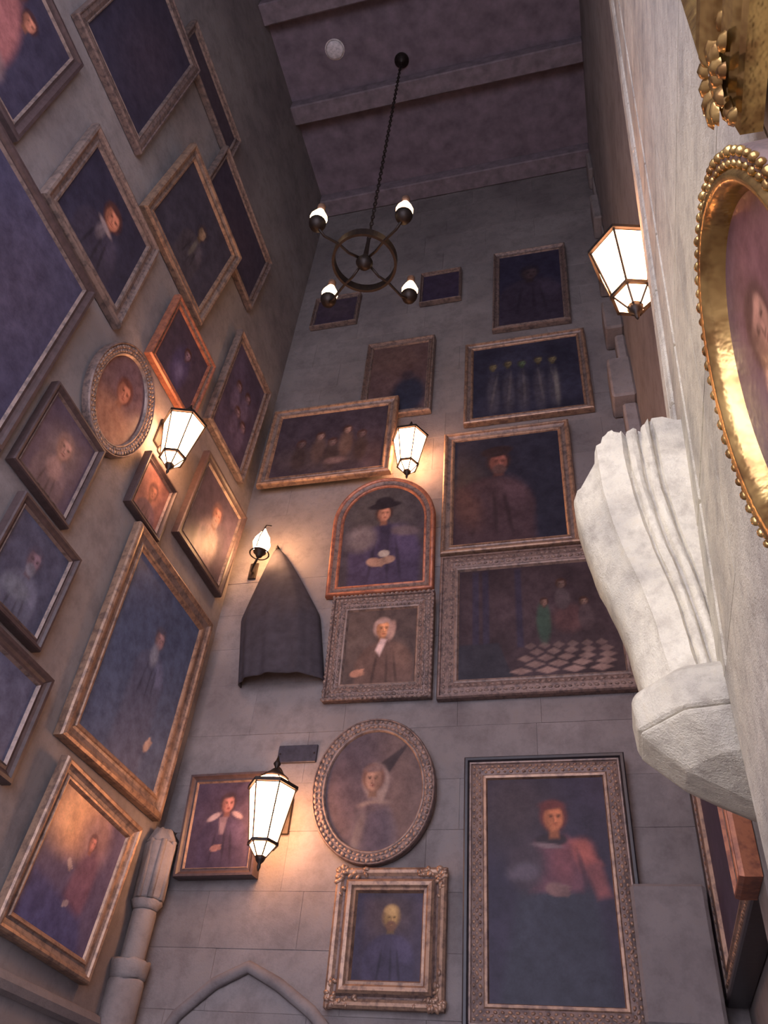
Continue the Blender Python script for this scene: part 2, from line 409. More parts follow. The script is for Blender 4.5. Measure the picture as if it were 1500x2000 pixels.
def picture(wall, u, v, w, h, roll, tilt, fw, style, label, paint, shape='rect', tone=(1, 1, 1), res=70, carving=None, off=.06, depth=1., name='framed_painting', cmat='canvas', mw=None, group=None, deep=False):
    root = empty(name, mw if mw is not None else wall_matrix(wall, u, v, h, roll, tilt, off))
    tag(root, label, 'painting', group or GROUPS[wall])
    base = outline(shape, w, h)
    first = None
    for nm, mt, prof in STY[style]:
        rg = ring_mesh(nm, base, [(t * fw, (zz if zz > -.05 else -.05 * depth - (off - .06) * deep) ) for t, zz in prof], M[mt], root, shape != 'rect')
        first = first or rg
    # carved ornament
    if carving:
        V, F = [], []
        if carving == 'corners':
            for sx in (-1, 1):
                for sy in (-1, 1):
                    for k in range(34):
                        e = random.random() ** 1.6 * .26; q = random.random() < .5; i_ = random.uniform(.012, .08)
                        put_blob(V, F, (sx * (w / 2 - (e if q else i_)), sy * (h / 2 - (i_ if q else e))), random.uniform(.012, .024), .008, random.uniform(0, 3), 1.5)
        for t, step, r, zz, el in (carving if carving != 'corners' else ()):
            for p, ang in along(list(inset(base, t * fw)), step):
                put_blob(V, F, p, r * random.uniform(.8, 1.15), zz, ang + random.uniform(-.5, .5) * (el > 1), el)
        o = me_obj('carving', V, F, M['oldgold' if style in ('bronze', 'old') else 'gold'], first, True); o['kind'] = 'stuff'
    # backing board and canvas
    sight = inset(base, fw * .97); n = len(sight)
    V = [(p[0], p[1], zz) for zz in (-.05 * depth + .004, -.016) for p in sight]
    F = [tuple(range(n))[::-1], tuple(range(n, 2 * n))] + [(k, (k + 1) % n, n + (k + 1) % n, n + k) for k in range(n)]
    me_obj('backing_board', V, F, M['board'], root)
    cw, ch = w - 2 * fw * .97, h - 2 * fw * .97; hh = max(cw, ch)
    ny = max(8, int(res * ch / hh)); nx = max(8, int(res * cw / hh))
    if shape == 'oval':
        R, T = np.meshgrid(np.linspace(.0, 1, res // 2), np.linspace(0, 2 * math.pi, res * 2, endpoint=False), indexing='ij')
        X, Y = R * np.cos(T) * cw / 2, R * np.sin(T) * ch / 2; wrap = True
    else:
        Yg, Xg = np.meshgrid(np.linspace(0, 1, ny), np.linspace(-cw / 2, cw / 2, nx), indexing='ij'); wrap = False
        X = Xg
        if shape == 'arch':
            top = ch / 2 - cw / 2 + np.sqrt(np.maximum(0, (cw / 2) ** 2 - X ** 2)); Y = -ch / 2 + Yg * (top + ch / 2)
        else: Y = -ch / 2 + Yg * ch
    a, b = X.shape; idx = np.arange(a * b).reshape(a, b); F = []
    for i in range(a - 1):
        for j in range(b if wrap else b - 1):
            j2 = (j + 1) % b
            F.append((idx[i, j], idx[i, j2], idx[i + 1, j2], idx[i + 1, j]) if not wrap else (idx[i, j], idx[i + 1, j], idx[i + 1, j2], idx[i, j2]))
    o = me_obj('canvas', np.stack([X, Y, np.full_like(X, -.013)], -1).reshape(-1, 3), [tuple(int(q) for q in f) for f in F], M[cmat], root)
    P = Paint(X / ch, Y / ch + .5); P.asp = cw / ch; paint(P); P.c *= np.array(tone); P.mottle(.10, 14)
    at = o.data.color_attributes.new('paint', 'FLOAT_COLOR', 'POINT')
    buf = np.ones((a * b, 4), np.float32); buf[:, :3] = P.c.reshape(-1, 3).clip(0, .95); at.data.foreach_set('color', buf.ravel())

    return root

NAVY, PLUM, UMBER = (46, 45, 62), (60, 48, 60), (74, 58, 54)
def dim(bg, glow=None, fig=None):
    def f(P):
        P.fill(bg)
        if glow: P.ell(.05, .55, P.asp * .35, .35, glow, 0, .9, .8)
        if fig: fig(P)
    return f
# ---- back wall pictures
def p_b1(P): P.fill((42, 40, 54)); P.bust(0, .62, .26, (48, 42, 52)); P.head(0, .70, .085, (66, 54, 56), (40, 36, 44))
picture('B', -.375, 10.876, 1.108, 1.971, -.02, .021, .10, 'old', 'almost black tall portrait, highest picture at the right of the back wall', p_b1)
def p_b2(P):
    P.fill((40, 40, 52)); P.mottle(.2, 9)
    for i, x in enumerate((-.30, -.16, -.03, .12, .25)):
        c = (92, 84, 62) if i != 2 else (70, 82, 62)
        P.ell(x, .30, .055, .28, (56, 54, 62), 0, .4); P.ell(x + .01, .36, .012, .22, (84, 80, 80), 4 * i - 8, .5, .5)
        P.head(x, .70 + .02 * (i % 2), .042, c, (50, 46, 50))
    P.ell(.27, .30, .02, .22, (100, 96, 92), 0, .5, .6)
picture('B', -.508, 8.793, 1.642, 1.681, .001, -.0, .12, 'gilt', 'dark group picture with a row of five pale heads', p_b2, res=84)
def p_b3(P):
    P.fill((36, 36, 46)); P.ell(-.35, .35, .25, .4, (52, 46, 46), 0, .6)
    P.bust(-.12, .60, .30, (56, 44, 48)); P.head(-.06, .74, .085, (112, 74, 66), (46, 36, 38), .2, beard=(74, 58, 56)); P.ell(-.07, .855, .12, .05, (40, 32, 34), 6)
    P.ell(-.30, .34, .10, .2, (66, 48, 46), 20, .6)
picture('B', -.786, 6.781, 1.538, 1.921, .003, .029, .14, 'gilt', 'large dark portrait of a bearded man in a cap, beside the lit lantern', p_b3, res=90)
def p_b4(P):
    P.fill((60, 49, 54)); P.mottle(.25, 10)
    for x in (-.50, -.42, -.16): P.poly([(x, .25), (x + .05, .25), (x + .05, .98), (x, .98)], (52, 47, 62))
    P.poly([(-.62, 0), (-.2, 0), (-.3, .30), (-.62, .30)], (48, 46, 54))
    for r in range(5):
        y0 = .015 + .052 * r; s = .19 - .022 * r
        for k in range(-1, 6):
            cx = -.14 + (k + .5 * (r % 2)) * s * 1.02 + .02 * r
            if cx < -.20 + .03 * r or cx > .56: continue
            P.poly([(cx - s * .46, y0 + .03), (cx, y0), (cx + s * .46, y0 + .03), (cx, y0 + .06)], (138 - 10 * r, 114 - 8 * r, 108 - 7 * r), .01, .9)
    P.ell(.05, .46, .055, .18, (58, 74, 66), 0, .3); P.head(.06, .64, .032, (112, 88, 80)); P.ell(.24, .48, .12, .12, (80, 58, 60), 0, .4)
    P.head(.20, .80, .04, (96, 78, 74)); P.ell(.2, .66, .06, .1, (72, 62, 66)); P.head(.36, .62, .034, (112, 90, 82)); P.ell(.37, .48, .06, .12, (70, 58, 62))
picture('B', -.521, 4.876, 2.007, 1.717, .003, .038, .21, 'bronze', 'wide dim interior scene with a chequered floor, half hidden by the corbel', p_b4, res=120, tone=(.8, .8, .75), carving=[(.32, .06, .016, .018, 1.7), (.62, .06, .016, .018, 1.7)])
def p_b5(P):
    P.fill((62, 55, 62)); P.ell(-.1, .8, .35, .3, (70, 64, 66), 0, .7)
    P.bust(.02, .60, .31, (60, 52, 74)); P.ell(-.20, .47, .14, .13, (98, 88, 92), 35, .4); P.ell(.19, .52, .13, .05, (92, 80, 86), -8, .4); P.ell(.02, .50, .05, .14, (50, 44, 62), 0, .4)
    P.head(0, .715, .075, (172, 120, 100), (60, 44, 44)); P.ell(.0, .805, .155, .035, (38, 32, 38), 5); P.ell(.0, .84, .085, .06, (40, 34, 40))
    P.ell(.02, .30, .05, .035, (150, 138, 132)); P.hand(-.06, .22, .07, (148, 116, 102), -12); P.hand(.06, .235, .06, (138, 110, 98), 190)
picture('B', -2.221, 6.148, 1.226, 1.588, -.003, .124, .13, 'red', 'round headed portrait of a seated sitter in a wide dark hat', p_b5, 'arch', res=96, tone=(.85, .85, .78), name='arched_painting')
def p_b6(P):
    P.fill((68, 56, 52)); P.ell(-.25, .6, .25, .4, (80, 66, 60), 0, .7); P.bust(.06, .56, .36, (86, 66, 58), (104, 80, 68))
    P.head(.02, .73, .115, (186, 126, 88), (150, 122, 110), .2); P.ell(.13, .70, .05, .13, (150, 118, 104), -10, .4); P.poly([(-.06, .44), (.0, .36), (.08, .58), (.0, .6)], (178, 150, 140), .03)
    P.hand(-.28, .14, .08, (146, 104, 84), 10)
picture('B', -2.129, 4.648, 1.118, 1.207, -.007, .1, .19, 'bronze', 'carved reddish frame round a portrait of a pale haired man in brown', p_b6, res=84, carving=[(.28, .045, .020, .016, 1.4), (.50, .05, .017, .022, 1.8), (.72, .045, .015, .014, 1.4), (.06, .05, .017, .03, 1.5)])
def p_b7(P):
    P.fill((98, 82, 82)); P.ell(.2, .5, .25, .5, (108, 88, 84), 0, .6); P.ell(-.2, .6, .25, .5, (88, 76, 84), 0, .7)
    P.poly([(.05, .72), (.13, .64), (.31, .91)], (62, 50, 52), .014)
    P.ell(.02, .10, .20, .30, (104, 92, 98), 0, .2); P.ell(.05, .12, .12, .24, (86, 76, 88), 0, .4); P.ell(-.11, .14, .035, .18, (128, 114, 112), -14, .5, .7); P.ell(.01, .375, .13, .035, (140, 120, 114), 6, .4); P.ell(.01, .35, .10, .03, (96, 82, 88), 6, .5)
    P.ell(.02, .565, .115, .15, (140, 122, 118), 4, .2); P.ell(.085, .48, .03, .10, (150, 132, 126), -12, .4, .8); P.head(-.005, .585, .095, (168, 130, 112), (112, 82, 72), -.15); P.ell(.0, .675, .085, .03, (120, 100, 98), 6, .5, .8)
picture('B', -2.055, 3.107, 1.15, 1.32, .0, .10, .125, 'bronze', 'oval portrait of a woman in a pale headscarf, beside the lowest lantern', p_b7, 'oval', res=90, tone=(.56, .56, .54), carving=[(.30, .05, .022, .018, 1.3), (.62, .046, .018, .016, 1.6)], name='oval_painting')
def p_b8(P):
    P.fill((58, 52, 72)); P.ell(0, .75, .3, .3, (68, 58, 66), 0, .7); P.bust(.02, .52, .32, (56, 52, 76)); P.head(.03, .70, .11, (150, 124, 84), (112, 92, 70), .15, beard=(98, 74, 62))
    P.ell(.03, .79, .08, .06, (172, 146, 104), 0, .5)
picture('B', -1.836, 1.906, .952, 1.044, .003, .021, .20, 'fancy', 'small gilt portrait of a bald bearded man beneath the oval picture', p_b8, res=80, tone=(.80, .76, .66), carving='corners')
def p_b9(P):
    P.fill((50, 45, 62)); P.ell(-.18, .85, .2, .2, (66, 56, 60), 0, .8); P.poly([(-.26, -.1), (.28, -.1), (.20, .47), (-.14, .47)], (52, 54, 66), .05)
    P.poly([(-.09, .46), (.15, .46), (.20, .67), (.09, .71), (-.06, .69)], (100, 66, 76), .03); P.ell(-.10, .58, .085, .12, (70, 60, 68), 0, .4)
    P.poly([(.10, .69), (.18, .69), (.245, .58), (.15, .55)], (144, 84, 78), .03); P.poly([(.155, .58), (.24, .59), (.275, .44), (.215, .43)], (120, 74, 74), .03)
    P.ell(.16, .645, .05, .05, (158, 90, 78), 0, .7, .7); P.ell(.07, .60, .05, .10, (122, 74, 78), 0, .6, .7); P.ell(.155, .56, .012, .09, (72, 48, 58), 12, .6, .8)
    P.ell(-.12, .55, .07, .04, (88, 82, 92), 10, .5); P.ell(.02, .695, .075, .03, (48, 38, 44)); P.ell(.0, .668, .07, .012, (120, 104, 106), -6, .4)
    P.head(.035, .80, .062, (200, 126, 84), (96, 50, 46), .2); P.ell(.030, .862, .06, .022, (104, 54, 50), 0, .5, .8); P.hand(.03, .47, .05, (118, 92, 88), -10)
picture('B', -.53, 2.313, 1.380, 2.112, .002, .03, .20, 'ebony_gilt', 'tall portrait of a red haired woman in a pink jacket', p_b9, res=130, tone=(.68, .62, .62), carving=[(.44, .055, .014, .014, 1.3), (.68, .055, .013, .014, 1.3), (.56, .055, .012, .016, 1.8)])
def p_b10(P):
    P.fill((58, 48, 60)); P.bust(.02, .60, .30, (52, 44, 58)); P.head(.04, .74, .10, (134, 92, 84), (50, 38, 42)); P.ell(-.12, .585, .09, .035, (130, 112, 112), 28, .3); P.ell(.18, .60, .08, .03, (122, 104, 106), -28, .3)
    P.poly([(-.02, .38), (.03, .38), (.06, .58), (-.05, .58)], (98, 82, 88), .02); P.hand(-.05, .22, .06, (112, 84, 80), 8)
picture('B', -3.455, 2.80, .765, .925, .02, .09, .085, 'dark', 'small dark portrait in a deep box frame left of the lowest lantern', p_b10, res=64, off=.11, deep=True)
def p_b11(P):
    P.fill((54, 46, 52)); P.mottle(.2, 8); P.ell(-.1, .25, .5, .2, (64, 54, 54), 0, .7)
    for x, y, c in ((-.12, .60, (120, 96, 88)), (.20, .66, (132, 104, 92)), (-.34, .5, (84, 68, 66)), (.04, .48, (96, 78, 74)), (.38, .56, (84, 68, 66))):
        P.ell(x, y - .22, .085, .2, tuple(k * .62 for k in c), 0, .4); P.head(x, y, .055, c)
    P.ell(.1, .18, .12, .05, (100, 80, 76), 0, .5)
picture('B', -3.088, 7.855, 1.78, 1.42, -.006, .013, .14, 'gilt', 'wide group picture in a gilt frame above the corner lamp', p_b11, res=90, off=.17)
def p_b12(P): P.fill((78, 62, 62)); P.mottle(.18, 8); P.ell(.12, .22, .17, .27, (40, 42, 54), 0, .3); P.ell(.10, .52, .06, .07, (56, 48, 54)); P.ell(-.1, .8, .3, .2, (88, 70, 66), 0, .7)
picture('B', -2.275, 9.133, 1.008, 1.602, -.004, .03, .10, 'old', 'faded brown picture with a dark seated shape above the middle lantern', p_b12)
picture('B', -1.745, 11.279, .654, .788, .002, .035, .045, 'old', 'small dark landscape in a thin pale frame right of the chandelier', dim((48, 41, 56), (54, 46, 58)), res=30)
picture('B', -3.447, 11.105, .769, .783, -.006, 0, .06, 'old', 'small dark picture half hidden behind the front left chandelier lamp', dim((54, 45, 56), (64, 54, 60)), res=30)
# ---- left wall pictures
LW = 'L'
def p_l1(P):
    P.fill((44, 42, 56)); P.bust(.0, .52, .30, (50, 46, 58)); P.head(.02, .66, .125, (172, 112, 88), (70, 46, 44), .25); P.ell(.0, .49, .10, .035, (132, 116, 114), -6, .5); P.ell(-.02, .40, .05, .10, (104, 94, 98), -8, .6, .8)
picture(LW, 3.061, 6.988, 1.364, 1.409, -.005, .002, .16, 'old', 'portrait of a lit face with a white collar, high on the left wall', p_l1, res=84)
def p_l2(P):
    P.fill((52, 48, 62)); P.ell(.0, .35, .22, .42, (132, 84, 82), 8, .2); P.ell(-.12, .3, .1, .3, (112, 74, 76), 0, .4); P.ell(.14, .12, .12, .12, (112, 92, 92), 0, .4); P.head(.16, .72, .07, (160, 104, 84), (60, 40, 42)); P.head(-.02, .80, .08, (156, 104, 90), (70, 44, 44))
picture(LW, 1.21, 7.13, 1.50, 1.60, .0, .0, .12, 'dark', 'picture of two figures in rosy robes at the top left edge', p_l2, res=84)
picture(LW, 2.29, 9.40, 1.34, 2.26, -.007, .04, .14, 'bronze', 'tall nearly black picture at the top of the left wall', dim((48, 45, 58), (58, 50, 60)), res=40)
picture(LW, 3.36, 10.93, 1.56, .60, 0, .03, .10, 'old', 'dim wide picture highest on the left wall', dim((54, 48, 56), (60, 52, 58)), res=36)
def p_l5(P): P.fill((50, 48, 58)); P.bust(.05, .50, .20, (56, 52, 58)); P.head(.06, .62, .075, (118, 98, 80), (54, 46, 50)); P.ell(.06, .36, .03, .12, (84, 80, 76), 0, .4)
picture(LW, 4.052, 8.542, 1.501, 1.456, -.013, .136, .15, 'gilt', 'dark portrait with a small pale face, right of the white collared sitter', p_l5, res=64)
picture(LW, 4.75, 9.93, 1.75, 1.15, -.01, .076, .11, 'old', 'shadowy picture tucked behind the upper left portraits', dim((50, 46, 58), (58, 50, 60)), res=36)
def p_l7(P): P.fill((56, 48, 60)); P.ell(.0, .35, .2, .35, (62, 56, 80), 0, .3); P.head(.05, .66, .08, (112, 92, 104)); P.ell(.02, .3, .1, .12, (84, 78, 104), 0, .5)
picture(LW, 4.724, 7.07, 1.017, 1.024, .006, .057, .10, 'red', 'small picture of a blue clad figure above the left wall lantern', p_l7, res=50)
def p_l8(P):
    P.fill((58, 52, 70)); P.mottle(.2, 12)
    for x, y in ((-.1, .62), (.08, .66), (.0, .40), (.14, .36)): P.head(x, y, .05, (110, 92, 100)); P.ell(x, y - .14, .07, .12, (76, 68, 88), 0, .4)
picture(LW, 6.035, 7.844, 1.11, 1.721, .008, .037, .12, 'old', 'tall crowded figure picture nearest the corner, upper left wall', p_l8, res=60)
picture(LW, 2.42, 5.12, 1.70, 2.05, 0, .03, .12, 'dark', 'big blank looking dark picture at the left edge, above the oval', dim((58, 56, 74), (64, 58, 72)), res=40)
def p_l10(P): P.fill((60, 52, 64)); P.ell(.0, .22, .24, .30, (118, 102, 104), 0, .3); P.ell(-.12, .2, .08, .2, (96, 84, 92), 0, .4); P.head(.03, .66, .12, (142, 104, 96), (80, 62, 66), .2, beard=(124, 108, 106))
picture(LW, 6.189, 5.952, 1.174, 1.191, .014, .066, .11, 'dark', 'portrait of a bearded figure in pale robes left of the corner lamp', p_l10, res=64)
def p_l11(P): P.fill((118, 82, 76)); P.ell(0, .6, .22, .28, (148, 100, 84), 0, .5); P.head(0, .6, .15, (160, 110, 90), (100, 68, 62)); P.bust(0, .36, .34, (92, 70, 74))
picture(LW, 5.057, 5.329, .614, .664, .015, .045, .07, 'wood_' if False else 'dark', 'small russet portrait just under the left wall lantern', p_l11, res=44)
def p_l12(P):
    P.fill((104, 82, 82)); P.ell(.1, .8, .3, .25, (92, 76, 84), 0, .7); P.bust(-.02, .46, .26, (96, 78, 76)); P.head(.0, .60, .12, (168, 116, 96), (92, 62, 56)); P.ell(.0, .2, .35, .22, (150, 110, 90), 0, .6)
picture(LW, 4.123, 5.693, .96, 1.22, .006, .062, .125, 'bronze', 'oval portrait shining beside the left wall lantern', p_l12, 'oval', res=80, tone=(.75, .75, .75), carving=[(.34, .05, .022, .016, 1.3), (.64, .05, .017, .014, 1.3)], name='oval_painting', cmat='canvas_g')
def p_l13(P): P.fill((72, 62, 74)); P.ell(0, .5, .26, .36, (88, 74, 78), 0, .6); P.bust(0, .44, .28, (84, 70, 74)); P.head(.02, .62, .14, (148, 112, 102), (104, 82, 80)); P.ell(.02, .32, .12, .12, (128, 102, 98), 0, .5)
picture(LW, 3.798, 4.616, .804, .924, -.012, .017, .075, 'dark', 'faded portrait of a pale face in a thin dark frame below the oval', p_l13, res=64)
def p_l14(P): P.fill((66, 68, 84)); P.bust(0, .48, .30, (78, 80, 94)); P.head(0, .64, .13, (112, 94, 104), (66, 64, 78), .2, beard=(96, 96, 106)); P.ell(-.05, .25, .2, .10, (96, 100, 110), 10, .5)
picture(LW, 4.03, 3.585, .84, .89, .002, .03, .085, 'dark', 'bluish dim portrait in a black frame at the left edge', p_l14, res=56)
picture(LW, 4.14, 2.63, 1.12, .84, .001, .02, .12, 'dark', 'dim picture in a wide frame, cut by the left edge', dim((74, 76, 94), (80, 80, 96)), res=36)
def p_l16(P):
    P.fill((58, 60, 78)); P.poly([(-.16, -.1), (.2, -.1), (.12, .55), (-.06, .55)], (62, 62, 78), .06); P.bust(.03, .62, .15, (62, 60, 76)); P.head(.03, .70, .055, (124, 92, 94), (66, 60, 72)); P.ell(.02, .60, .04, .06, (96, 92, 104), 0, .5); P.hand(.20, .17, .04, (124, 98, 92), 60)
picture(LW, 5.874, 3.862, 1.756, 2.165, .017, .015, .20, 'gilt', 'largest gilt frame on the left wall, dark full length portrait', p_l16, res=90, tone=(1.25, 1.6, 1.7))
def p_l17(P):
    P.fill((78, 68, 86)); P.ell(-.22, .86, .36, .26, (196, 140, 100), 12, .6); P.ell(.1, .8, .2, .2, (128, 96, 92), 0, .8); P.ell(.14, .40, .16, .34, (98, 70, 82), -6, .3); P.head(.10, .76, .06, (170, 110, 98), (92, 62, 62)); P.poly([(-.5, -.1), (.5, -.1), (.3, .22), (-.5, .36)], (66, 64, 92), .08)
    P.hand(-.10, .52, .045, (150, 126, 118), -40); P.hand(.04, .26, .04, (140, 122, 122), 200)
picture(LW, 5.742, 1.996, 1.301, 1.241, -.038, .051, .15, 'gilt', 'gilt framed scene with a glowing sky at the lower left', p_l17, res=84, tone=(1.0, 1.1, 1.2))
# ---- right wall picture seen edge on
picture('R', 5.72, 2.62, 2.34, 2.30, 0, .0, .22, 'ebony_gilt', 'dark frame on the right wall seen edge on below the corbel', dim((58, 48, 66)), res=24, off=.12, deep=True, carving=[(.5, .06, .016, .016, 1.3)])
pm = Matrix(((0, 0, -1, .585), (-1, 0, 0, 4.385), (0, 1, 0, EYE + 1.99), (0, 0, 0, 1)))
picture('R', 0, 0, .33, 1.10, 0, 0, .07, 'red', 'narrow brown moulded frame hanging on the right wall pilaster', dim((60, 48, 52)), res=20, depth=1.36, mw=pm)

# ---- gilded frames on the near pier
def pier_matrix(y, zr, lift=.035, roll=0.):
    n = Vector((-1, 0, .053)).normalized(); a = Vector((0, -1, 0)); b = n.cross(a)
    c = Vector((face_x(zr), y, EYE + zr)) + n * lift
    a2 = a * math.cos(roll) + b * math.sin(roll); b2 = b * math.cos(roll) - a * math.sin(roll)
    return Matrix(((a2.x, b2.x, n.x, c.x), (a2.y, b2.y, n.y, c.y), (a2.z, b2.z, n.z, c.z), (0, 0, 0, 1)))
STY['pier'] = [('moulding', 'bronze', [(0, -.032), (0, .006), (.10, .016), (.30, .018), (.40, .010)]), ('slip', 'gold2', [(.40, .010), (.55, .024), (.75, .020), (.9, .004), (1, -.014)])]
STY['pier2'] = [('moulding', 'gold2', [(0, -.032), (0, .004), (.05, .012), (.10, .010), (.14, .022), (.24, .034), (.30, .030), (.34, .044), (.42, .062), (.48, .066), (.54, .056)]), ('cove', 'gold2', [(.54, .056), (.64, .030), (.74, .022), (.80, .030)]), ('slip', 'gold2', [(.80, .030), (.86, .034), (.94, .02), (1, -.014)])]
def p_o1(P):
    P.fill((100, 84, 92)); P.ell(.1, .75, .3, .25, (120, 82, 80), 0, .7); P.bust(-.02, .50, .27, (142, 112, 82), (170, 140, 100)); P.head(-.02, .66, .10, (176, 128, 106), (96, 66, 60)); P.ell(.0, .12, .4, .18, (126, 100, 100), 0, .6); P.ell(-.16, .30, .06, .2, (160, 124, 92), 10, .5)
def tilted(m, t, h): return m @ Matrix.Translation((0, 0, math.sin(t) * h / 2)) @ Matrix.Rotation(t, 4, 'X')
OW, OH = .515, .677
o1 = picture('R', 0, 0, OW, OH, 0, 0, .058, 'pier', 'oval portrait with a beaded gilt frame on the near pale pier', p_o1, 'oval', res=90, name='oval_painting', mw=tilted(pier_matrix(.757, .914, .036, .02), .112, OH), cmat='canvas_g', group='gilt frames on the pale pier')
o1m = [c for c in o1.children if c.name.startswith('moulding')][0]
bead = bmesh.new(); bmesh.ops.create_icosphere(bead, subdivisions=2, radius=.0075)
bmm = bpy.data.meshes.new('bead'); bead.to_mesh(bmm); bead.free(); bmm.materials.append(M['gold2'])
bmm.polygons.foreach_set('use_smooth', [True] * len(bmm.polygons))
basep = outline('oval', OW, OH)
for t, st, s_ in ((.006, .0215, 1.0), (.021, .0215, .85)):
    for p, ang in along(list(inset(basep, t)), st):
        o = mesh_obj('bead', bmm, None, o1m); k = s_ * random.uniform(.8, 1.15)
        o.matrix_local = Matrix.Translation((p[0], p[1], .016)) @ Matrix.Rotation(ang + random.uniform(-.4, .4), 4, 'Z') @ Matrix.Diagonal((k * 1.25, k, k, 1))
def p_o2(P): P.fill((118, 96, 78)); P.ell(0, .5, .3, .4, (140, 112, 84), 0, .7); P.bust(0, .5, .25, (104, 82, 66)); P.head(0, .68, .09, (176, 132, 104))
F2W, F2H = .9, 1.2
o2 = picture('R', 0, 0, F2W, F2H, 0, 0, .24, 'pier2', 'bright gilt frame with carved corner scrolls, upper right edge', p_o2, res=60, mw=pier_matrix(.70 - F2W / 2, 1.45 + F2H / 2, .036, 0.), group='gilt frames on the pale pier')
for sx, sy in ((-1, -1), (1, -1), (-1, 1), (1, 1)):      # corner scrolls with drops
    V, F = [], []; cx, cy = sx * (F2W / 2 - .075), sy * (F2H / 2 - .085)
    for k in range(18):
        a = k * .55; rr = .012 + .0042 * k
        put_blob(V, F, (cx + rr * math.cos(a) * sx, cy + rr * math.sin(a) * sy),   .021 - .0004 * k, .026 + .002 * (9 - abs(9 - k)), a, 1.7)
    for k in range(7): put_blob(V, F, (cx - sx * (-.062 + .006 * k), cy - sy * (.09 - .035 * k)), .015, .02, k * .9, 1.8)
    me_obj('corner_scroll', V, F, M['gold2'], [c for c in o2.children if c.name.startswith('moulding')][0], True)

# ------------------------------------------------------------------ springer (broken rib stub) on its corbel
spr = empty('stone_corbel', Matrix.Translation((.5, 2.6, EYE + 1.15)))
tag(spr, 'pale stone corbel carrying a broken vault rib stub', 'corbel')
inv = spr.matrix_world.inverted()
def loft(name, levels, mat, parent, sect, broken=False, grooves=()):
    bm = bmesh.new(); rings = []
    for (zr, x0, x1, y0, y1) in levels:
        cx, cy, hx, hy = (x0 + x1) / 2, (y0 + y1) / 2, (x1 - x0) / 2, (y1 - y0) / 2
        rings.append([bm.verts.new(inv @ Vector((cx - px * hx, cy + py * hy, EYE + zr))) for px, py in sect])
    n = len(sect)
    for a, b in zip(rings, rings[1:]):
        for k in range(n): bm.faces.new((a[k], a[(k + 1) % n], b[(k + 1) % n], b[k]))
    bm.faces.new(rings[0][::-1])
    if broken:
        top = rings[-1]; cen = sum((v.co for v in top), Vector()) / n
        mid = [bm.verts.new(cen.lerp(v.co, .5) + Vector((0, 0, random.uniform(-.03, .05)))) for v in top]
        for k in range(n): bm.faces.new((top[k], top[(k + 1) % n], mid[(k + 1) % n], mid[k]))
        bm.faces.new(mid)
        for k, v in enumerate(top):
            s = k / n * 2 * math.pi
            v.co.z += .045 * math.sin(3.1 * s + .6) + .035 * math.sin(7.3 * s) + random.uniform(-.022, .022)
    else: bm.faces.new(rings[-1])
    return bm_obj(name, bm, mat, parent, True)
prof = [(1.52, .165), (1.60, .150), (1.79, .126), (1.95, .090), (2.09, .045), (2.25, .012), (2.40, -.014), (2.50, -.020)]
TOPX = [-.03, -.02, .067, .09, .15, .216, .296, .316, .36, .41, .7]; TOPZ = [2.36, 2.38, 2.44, 2.55, 2.62, 2.58, 2.60, 2.66, 2.67, 2.63, 2.64]
def rib_plan():
    """plan of the springer, u = +1 out into the room, v = -1 on the near side"""
    P = [(-1, .95), (-1, -1)]
    P += [(-1 + .125 * k, -1 + .05 * math.sin(k / 8 * math.pi)) for k in range(1, 9)]            # shallow hollow against the pier
    for c in (.10, .26):                                                                    # pair of rolls
        P += [(c - .075, -.90)] + [(c - .06 * math.cos(a), -.93 - .10 * math.sin(a)) for a in np.linspace(0, math.pi, 7)] + [(c + .075, -.90)]
    P += [(.37 + .30 * k / 8, -.98 + .03 * math.sin(k / 8 * math.pi) + .10 * (k / 8) ** 2) for k in range(9)]   # broad face
    P += [(.70, -.80), (.73, -.76), (.90, -.52), (.95, -.44), (1.0, -.30), (1.0, .30), (.93, .48), (.72, .78), (.3, .92), (-.4, .95)]
    return P
def springer():
    sect = rib_plan(); n = len(sect); bm = bmesh.new(); rings = []
    zz = np.array([p[0] for p in prof]); xs = np.array([p[1] for p in prof])
    for zr in np.linspace(1.52, 2.48, 18):
        xa = float(np.interp(zr, zz, xs)) * .96; cx, hx = (xa + .68) / 2, (.68 - xa) / 2; near = 2.45 - .05 * (zr - 1.52)
        ring = []
        for u, v in sect:
            q = Vector((cx - u * hx, (near + 2.85) / 2 + v * (2.85 - near) / 2, EYE + zr * .95))
            ring.append(bm.verts.new(inv @ (q + Vector((random.uniform(-1, 1), random.uniform(-1, 1), 0)) * .0022)))
        rings.append(ring)
    for lvl in (.5, 1.0):                                       # broken crown follows an uneven line
        ring = []
        for k, v in enumerate(rings[17]):
            w_ = spr.matrix_world @ v.co; zt = EYE + float(np.interp(w_.x, TOPX, TOPZ)) + random.uniform(-.012, .012)
            ring.append(bm.verts.new(inv @ Vector((w_.x + random.uniform(-.006, .006), w_.y + random.uniform(-.006, .006), w_.z + (zt - w_.z) * lvl))))
        rings.append(ring)
    for a, b in zip(rings, rings[1:]):
        for k in range(n): bm.faces.new((a[k], a[(k + 1) % n], b[(k + 1) % n], b[k]))
    bm.faces.new(rings[0][::-1])
    cen = sum((v.co for v in rings[-1]), Vector()) / n
    mid = [bm.verts.new(cen.lerp(v.co, .6) + Vector((0, 0, random.uniform(-.05, .0)))) for v in rings[-1]]
    for k in range(n): bm.faces.new((rings[-1][k], rings[-1][(k + 1) % n], mid[(k + 1) % n], mid[k]))
    bm.faces.new(mid)
    o = bm_obj('rib_stub', bm, M['pale'], spr, True)
    es = o.modifiers.new('edges', 'EDGE_SPLIT'); es.split_angle = math.radians(38)
springer()
